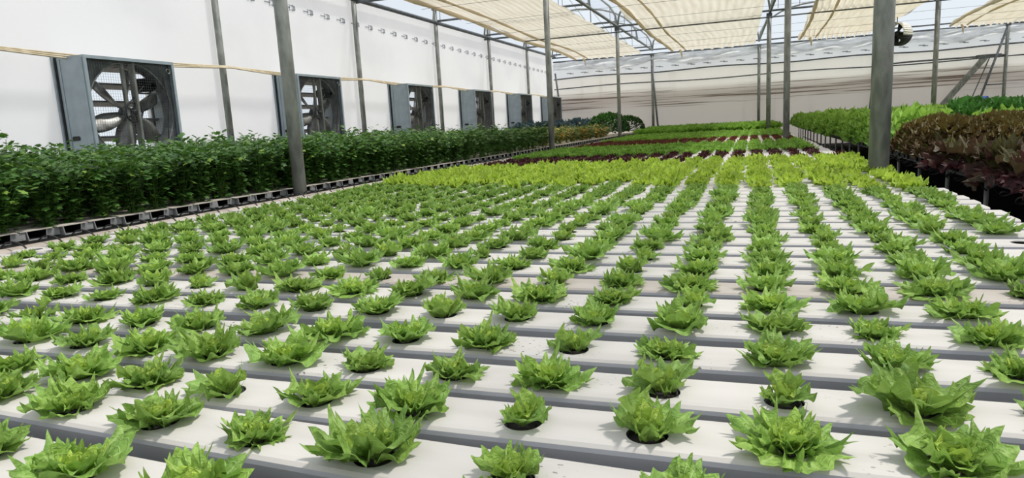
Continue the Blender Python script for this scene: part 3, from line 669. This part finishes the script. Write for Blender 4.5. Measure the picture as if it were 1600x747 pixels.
BANDS = [('curly', -1, 4.25), ('lime', 4.25, 7.35), ('red', 7.35, 9.0), ('mid', 9.0, 12.0), ('red2', 12.0, 15.2), ('mid2', 15.2, 20.6), ('tall', 20.6, 27.3)]
SP = {b[0]: [] for b in BANDS}; first = {}
EMPTY = {(8, 4), (7, 4), (10, 4), (9, 4)}
for i, y in rows:
    bd = [b[0] for b in BANDS if b[1] < y <= b[2]][0]; first.setdefault(bd, i); ri = i-first[bd]+1
    for j in range(-16, 5):
        x, yy = hole(i, j)
        if x > hi_at(y)-.06 or j > 4 or x < -3.42 or not seen(x, yy, .05, 420): continue
        bd = [b[0] for b in BANDS if b[1] < y <= b[2]][0]; first.setdefault(bd, i)
        if bd == 'lime' and y < 4.55-.27*(x-.2)+rr.uniform(-.16, .16): bd = 'curly'
        ri = i-first[bd]+1
        c = 5-j if i > 0 else 4-j
        phr = {'curly': f'curly green lettuce, {nth(i+2)} channel from the front, {nth(c)} hole from the right end',
               'lime': f'lime green lettuce, {nth(ri)} row of the lime band, {nth(c)} from the right end',
               'red': f'dark red lettuce, {nth(ri)} row of the nearer red band, {nth(c)} from the right end',
               'mid': f'green lettuce between the two red bands, {nth(ri)} row back, {nth(c)} from the right end',
               'red2': f'brownish red lettuce, {nth(ri)} row of the farther red band, {nth(c)} from the right end',
               'mid2': f'small green lettuce beyond the farther red band, {nth(ri)} row back, {nth(c)} from right',
               'tall': f'taller green lettuce near the end wall, {nth(ri)} row back, {nth(c)} from right'}[bd]
        if (i, j) in EMPTY or (bd == 'red' and rr.random() < .1): continue
        SP[bd].append((x, yy, phr, 1.0))
plantings('distant_curly_lettuces', curly, curly_low, SP['curly'], nm='curly_lettuce', cat='lettuce', mat=L_GREEN, pot=2.4, group='curly green lettuces on the white channels', stufflabel='mass of small curly green lettuces where the white channels recede', zs=(.88, 1.22), zr=(.76, .98))
plantings('distant_lime_lettuces', lime, None, SP['lime'], nm='lime_lettuce', cat='lettuce', mat=L_LIME, group='lime green lettuces of the middle band', stufflabel='farthest lime green lettuces at the back of the bright band', zs=(.95, 1.25))
plantings('distant_red_lettuces', red, None, SP['red'], nm='dark_red_lettuce', cat='lettuce', mat=L_RED, group='dark red lettuces', zs=(.8, 1.1))
plantings('distant_green_lettuces', mid, None, SP['mid'], nm='green_lettuce', cat='lettuce', mat=L_MID, group='green lettuces between the red bands', stufflabel='back rows of green lettuce between the two red bands', zs=(1.0, 1.25))
plantings('distant_brown_red_lettuces', red2, None, SP['red2'], nm='brown_red_lettuce', cat='lettuce', mat=L_RED2, group='brownish red lettuces', stufflabel='back rows of brownish red lettuce in the farther red band', zs=(.85, 1.1))
plantings('distant_green_lettuce_rows', mid, None, SP['mid2'], nm='small_green_lettuce', cat='lettuce', mat=L_MID, group='small green lettuces beyond the red bands', stufflabel='back rows of small green lettuce beyond the farther red band', zs=(1.0, 1.3))
plantings('distant_tall_lettuces', tall, None, SP['tall'], nm='tall_green_lettuce', cat='lettuce', mat=L_MID, group='taller green lettuces near the end wall', stufflabel='taller green lettuces massed in front of the end wall', zs=(1.2, 1.6))
# odd ones among them
me = pmesh('dried_seedling', head(901, [(3, .03, .014, 70, 20, .1, .2, 5, .2, .3, .002)], (14, 4)), L_DRY)
x, y = hole(9, 4); tag(link('dried_seedling', me, None, (x, y, 0)), 'dried orange seedling in an otherwise empty planting hole at right', 'seedling')
me = pmesh('pale_lettuce', head(902, SPARSE, (30, 6)), L_PALE)
x, y = hole(7, 4); tag(link('pale_lettuce', me, None, (x, y, 0)), 'pale yellowing lettuce at the right edge of the picture', 'lettuce')

# ------------------------------------------------------------------ drain pipe and feed tubes at the table's left end
tag(MB().tube([(-3.585, y, -.045) for y in np.arange(-.5, 27.6, .5)], .05, 18).build('drain_pipe', PIPEM, None, True), 'beige plastic drain pipe running along the left end of the lettuce table', 'pipe')
tm = MB().tube([(-3.60, 0, -.0), (-3.595, .0, .018), (-3.575, .01, .034), (-3.545, .02, .038), (-3.515, .03, .03), (-3.49, .04, .012), (-3.475, .04, -.004)], .0045, 6).mesh('feed_tube', BLACK, True)
for i, y in rows:
    if 1.3 < y < 9.5: tag(link('feed_tube', tm, None, (0, y-.02, 0)), f'thin black feed tube looping from drain pipe to channel, on {nth(i+2)} channel', 'tube', 'black feed tubes at the left end of the table')

# ================================================================== LEFT BED
BZ = .05; BX = -3.80
def bed_channel_mesh(name, lo, hi, open_end, mat):
    mb = MB(); y0, y1 = -.060, .060; yb = .052; zt, zb = 0.0, -.058; t = .005
    # outer shell with a thin overhanging top sheet
    mb.box((lo, -.093, zt-.005), (hi, .093, zt))
    for s in (-1, 1):
        mb.add([(lo, s*y1, zt-.005), (hi, s*y1, zt-.005), (hi, s*yb, zb), (lo, s*yb, zb), (lo, s*(y1-t), zt-.005), (hi, s*(y1-t), zt-.005), (hi, s*(yb-t), zb+t), (lo, s*(yb-t), zb+t)],
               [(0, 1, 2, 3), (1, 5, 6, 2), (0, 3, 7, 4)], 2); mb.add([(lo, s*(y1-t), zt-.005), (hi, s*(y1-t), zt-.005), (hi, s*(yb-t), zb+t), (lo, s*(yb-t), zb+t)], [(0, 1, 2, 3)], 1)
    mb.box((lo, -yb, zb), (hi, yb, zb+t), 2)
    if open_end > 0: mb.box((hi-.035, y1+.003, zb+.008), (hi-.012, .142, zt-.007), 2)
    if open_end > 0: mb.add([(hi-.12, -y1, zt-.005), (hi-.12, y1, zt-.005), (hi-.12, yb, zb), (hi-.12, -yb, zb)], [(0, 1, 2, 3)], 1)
    return mb.mesh(name, [mat, INSIDE, BEDG])
bm = bed_channel_mesh('bed_channel', -6.9, BX, 1, CHANB)
k = 0
for y in np.arange(1.6, 27.2, .205):
    if seen(BX, y, 0, 300):
        k += 1; tag(link('bed_channel', bm, None, (rr.uniform(-.012, .012), float(y), BZ)), f'open-ended grey channel of the left bed, {nth(k)} from the front', 'growing channel', 'channels of the left bed')
e = empty('steel_stand', (-5.3, 0, FZ), label='steel support frame under the left celery bed', cat='table frame')
for x in (-1.4, 0, 1.36): MB().box((x-.05, 1.2, -FZ+BZ-.115), (x+.05, 27.2, -FZ+BZ-.064)).build('rail', BEDG, e)
for x in (-1.4, 1.36):
    for y in np.arange(1.5, 27, 2.2): MB().tube([(x, y, 0), (x, y, -FZ+BZ-.11)], .022, 6).build('leg', GALD, e)
sp = []
for a, y in enumerate(np.arange(1.9, 13.0, .205)):
    for b, x in enumerate(np.arange(-3.90, -6.6, -.24)):
        if seen(x, y, .25, 160): sp.append((x+rr.uniform(-.03, .03), float(y)+rr.uniform(-.02, .02), f'dark green celery, left bed, {nth(a+1)} row from the front, {nth(b+1)} from the aisle'))
plantings('distant_celery', celery, celery_low, sp, 0, 0, 'celery', L_CEL, z=BZ, group='celery plants in the left bed', nm='celery_plant', stufflabel='rear mass of dark green celery along the left wall', zs=(.85, 1.05))
sp = []
for a, y in enumerate(np.arange(13.1, 20.8, .34)):
    for b, x in enumerate(np.arange(-4.15, -6.6, -.34)): sp.append((x+rr.uniform(-.08, .08), float(y)+rr.uniform(-.08, .08), f'olive herb with yellowing leaves beyond the celery, {nth(a+1)} row, {nth(b+1)} from the aisle'))
plantings('olive_herbs', olive, None, sp, 0, 0, 'herb', L_OLIVE, z=BZ, group='olive herbs beyond the celery', nm='olive_herb', zs=(1.2, 1.6), stufflabel='olive herbs')
# dry mulch strip in front of the herbs
sp = []
for a, y in enumerate(np.arange(20.6, 26, .62)):
    for b, x in enumerate((-5.6, -6.3, -7.0)): sp.append((x+rr.uniform(-.1, .1), float(y), f'blue-green cabbage plant near the far left corner, {nth(a+1)} row back, {nth(b+1)} from the aisle'))
plantings('cabbages', broc, None, sp, 0, 0, 'cabbage', L_BLUE, z=BZ+.2, group='blue-green cabbages in the far left corner', nm='blue_green_cabbage', zs=(1.1, 1.5), stufflabel='x')
for k, (x, y, s, lb) in enumerate([(-4.35, 21.6, 1.0, 'round dark green bush behind the third left post'), (-4.55, 22.9, .95, 'dark green bush just left of and behind the round bush'), (-4.1, 23.9, .85, 'small dark bush against the end of the left bed')]):
    o = link('dark_bush', bush[k % 2], None, (x, y, BZ)); o.scale = (s, s, s); o.rotation_euler = (0, 0, k*1.3); tag(o, lb, 'bush')

# ================================================================== RIGHT BED
RX = 1.50; RB = bed_channel_mesh('right_bed_channel', RX, 9.2, 0, CHANB)
k = 0
for y in np.arange(2.6, 27.0, .205):
    if seen(RX, y, 0, 200) or seen(5, y, 0, 200):
        k += 1; tag(link('bed_channel', RB, None, (rr.uniform(-.02, .02), float(y), 0)), f'channel of the raised right bed across the dark aisle, {nth(k)} from the front', 'growing channel', 'channels of the right bed')
e = empty('steel_stand', (RX, 0, FZ), label='dark steel frame and legs under the raised right bed', cat='table frame')
for x in (.12, 2.5, 5, 7.3): MB().box((x-.02, 2.4, -FZ-.10), (x+.02, 27, -FZ-.063)).build('rail', GALD, e)
for x in (.12, 2.5, 5): 
    for y in np.arange(2.6, 27, 1.05): MB().tube([(x, y, 0), (x, y, -FZ-.10)], .016, 8).build('leg', GAL if x == .12 else GALD, e, True)
MB().tube([(.3, 2.4, .34), (.3, 27, .34)], .016, 6).build('brace_pipe', GALD, e)
tms = [MB().tube([(RX+.04-.11*math.sin(PI*t)*k1, .02*math.sin(6*t)+.12*t*k2, -.03-.10*t-.035*math.sin(2*PI*t)*k1) for t in np.linspace(0, 1, 18)], .0055, 6).mesh('feed_tube', BLACK, True) for k1, k2 in ((1, .6), (.7, 1.2), (1.25, .2))]
for k, y in enumerate(np.arange(2.8, 8.5, .33)): tag(link('feed_tube', tms[k*7 % 3], None, (0, float(y), 0)), f'black feed tube looping under the right bed edge, {nth(k+1)} from the front', 'tube', 'black feed tubes under the right bed')
sp = {'brown': [], 'purple': [], 'green': [], 'kale': []}
for a, y in enumerate(np.arange(3.0, 26.8, .34)):
    for b, x in enumerate(np.arange(RX+.05, 9.0, .33)):
        if not seen(x, y, .2, 330): continue
        lim = 7.4+.5*(x-RX)
        q = 'kale' if (x > .245*y and 8.2 < y < 20) else ('brown' if y < lim else 'green')
        if q == 'brown' and x < RX+.25 and y < 6.3: q = 'purple'
        nmq = {'brown': 'curly brown-red lettuce', 'purple': 'purple-leaved lettuce', 'green': 'bright green lettuce', 'kale': 'tall deep green plant'}[q]
        if q == 'brown' and rr.random() < .0: continue
        sp[q].append((x+rr.uniform(-.05, .05), float(y)+rr.uniform(-.05, .05), f'{nmq}, right bed, {nth(a+1)} row from the front, {nth(b+1)} from the aisle'))
plantings('brown', brown, None, sp['brown'], 0, 0, 'lettuce', L_BROWN, group='brown-red lettuces in the right bed', nm='brown_leaf_lettuce', zs=(.9, 1.12), z=.01, stufflabel='farther brown-red lettuces of the right bed')
plantings('purple', purple, None, sp['purple'], 0, 0, 'lettuce', L_PURP, group='purple-leaved lettuces at the right bed edge', nm='purple_lettuce', zs=(1.0, 1.25), z=.04)
plantings('distant_right_bed_lettuces', bigg, None, sp['green'], 0, 0, 'lettuce', L_MID, group='bright green lettuces in the right bed', nm='bright_green_lettuce', zs=(.95, 1.2), stufflabel='farther bright green lettuces massed in the right bed')
plantings('kale', kale, None, sp['kale'], 0, 0, 'leafy plant', L_KALE, group='tall deep green plants in the right bed', nm='leafy_plant', zs=(.9, 1.12), z=.03, stufflabel='x')
b = MB(); b.box((-.14, -.1, 0), (.14, .1, .30)); b.ring((0, 0, .30), (0, 0, 1), [(.05, 0), (.05, .05), (.001, .05)], 16)
o = b.build('blue_canister', BLUE, None); o.location = (4.52, 17.0, .30); o.rotation_euler = (0, .9, .3); tag(o, 'small blue plastic container among the plants at far right', 'container')
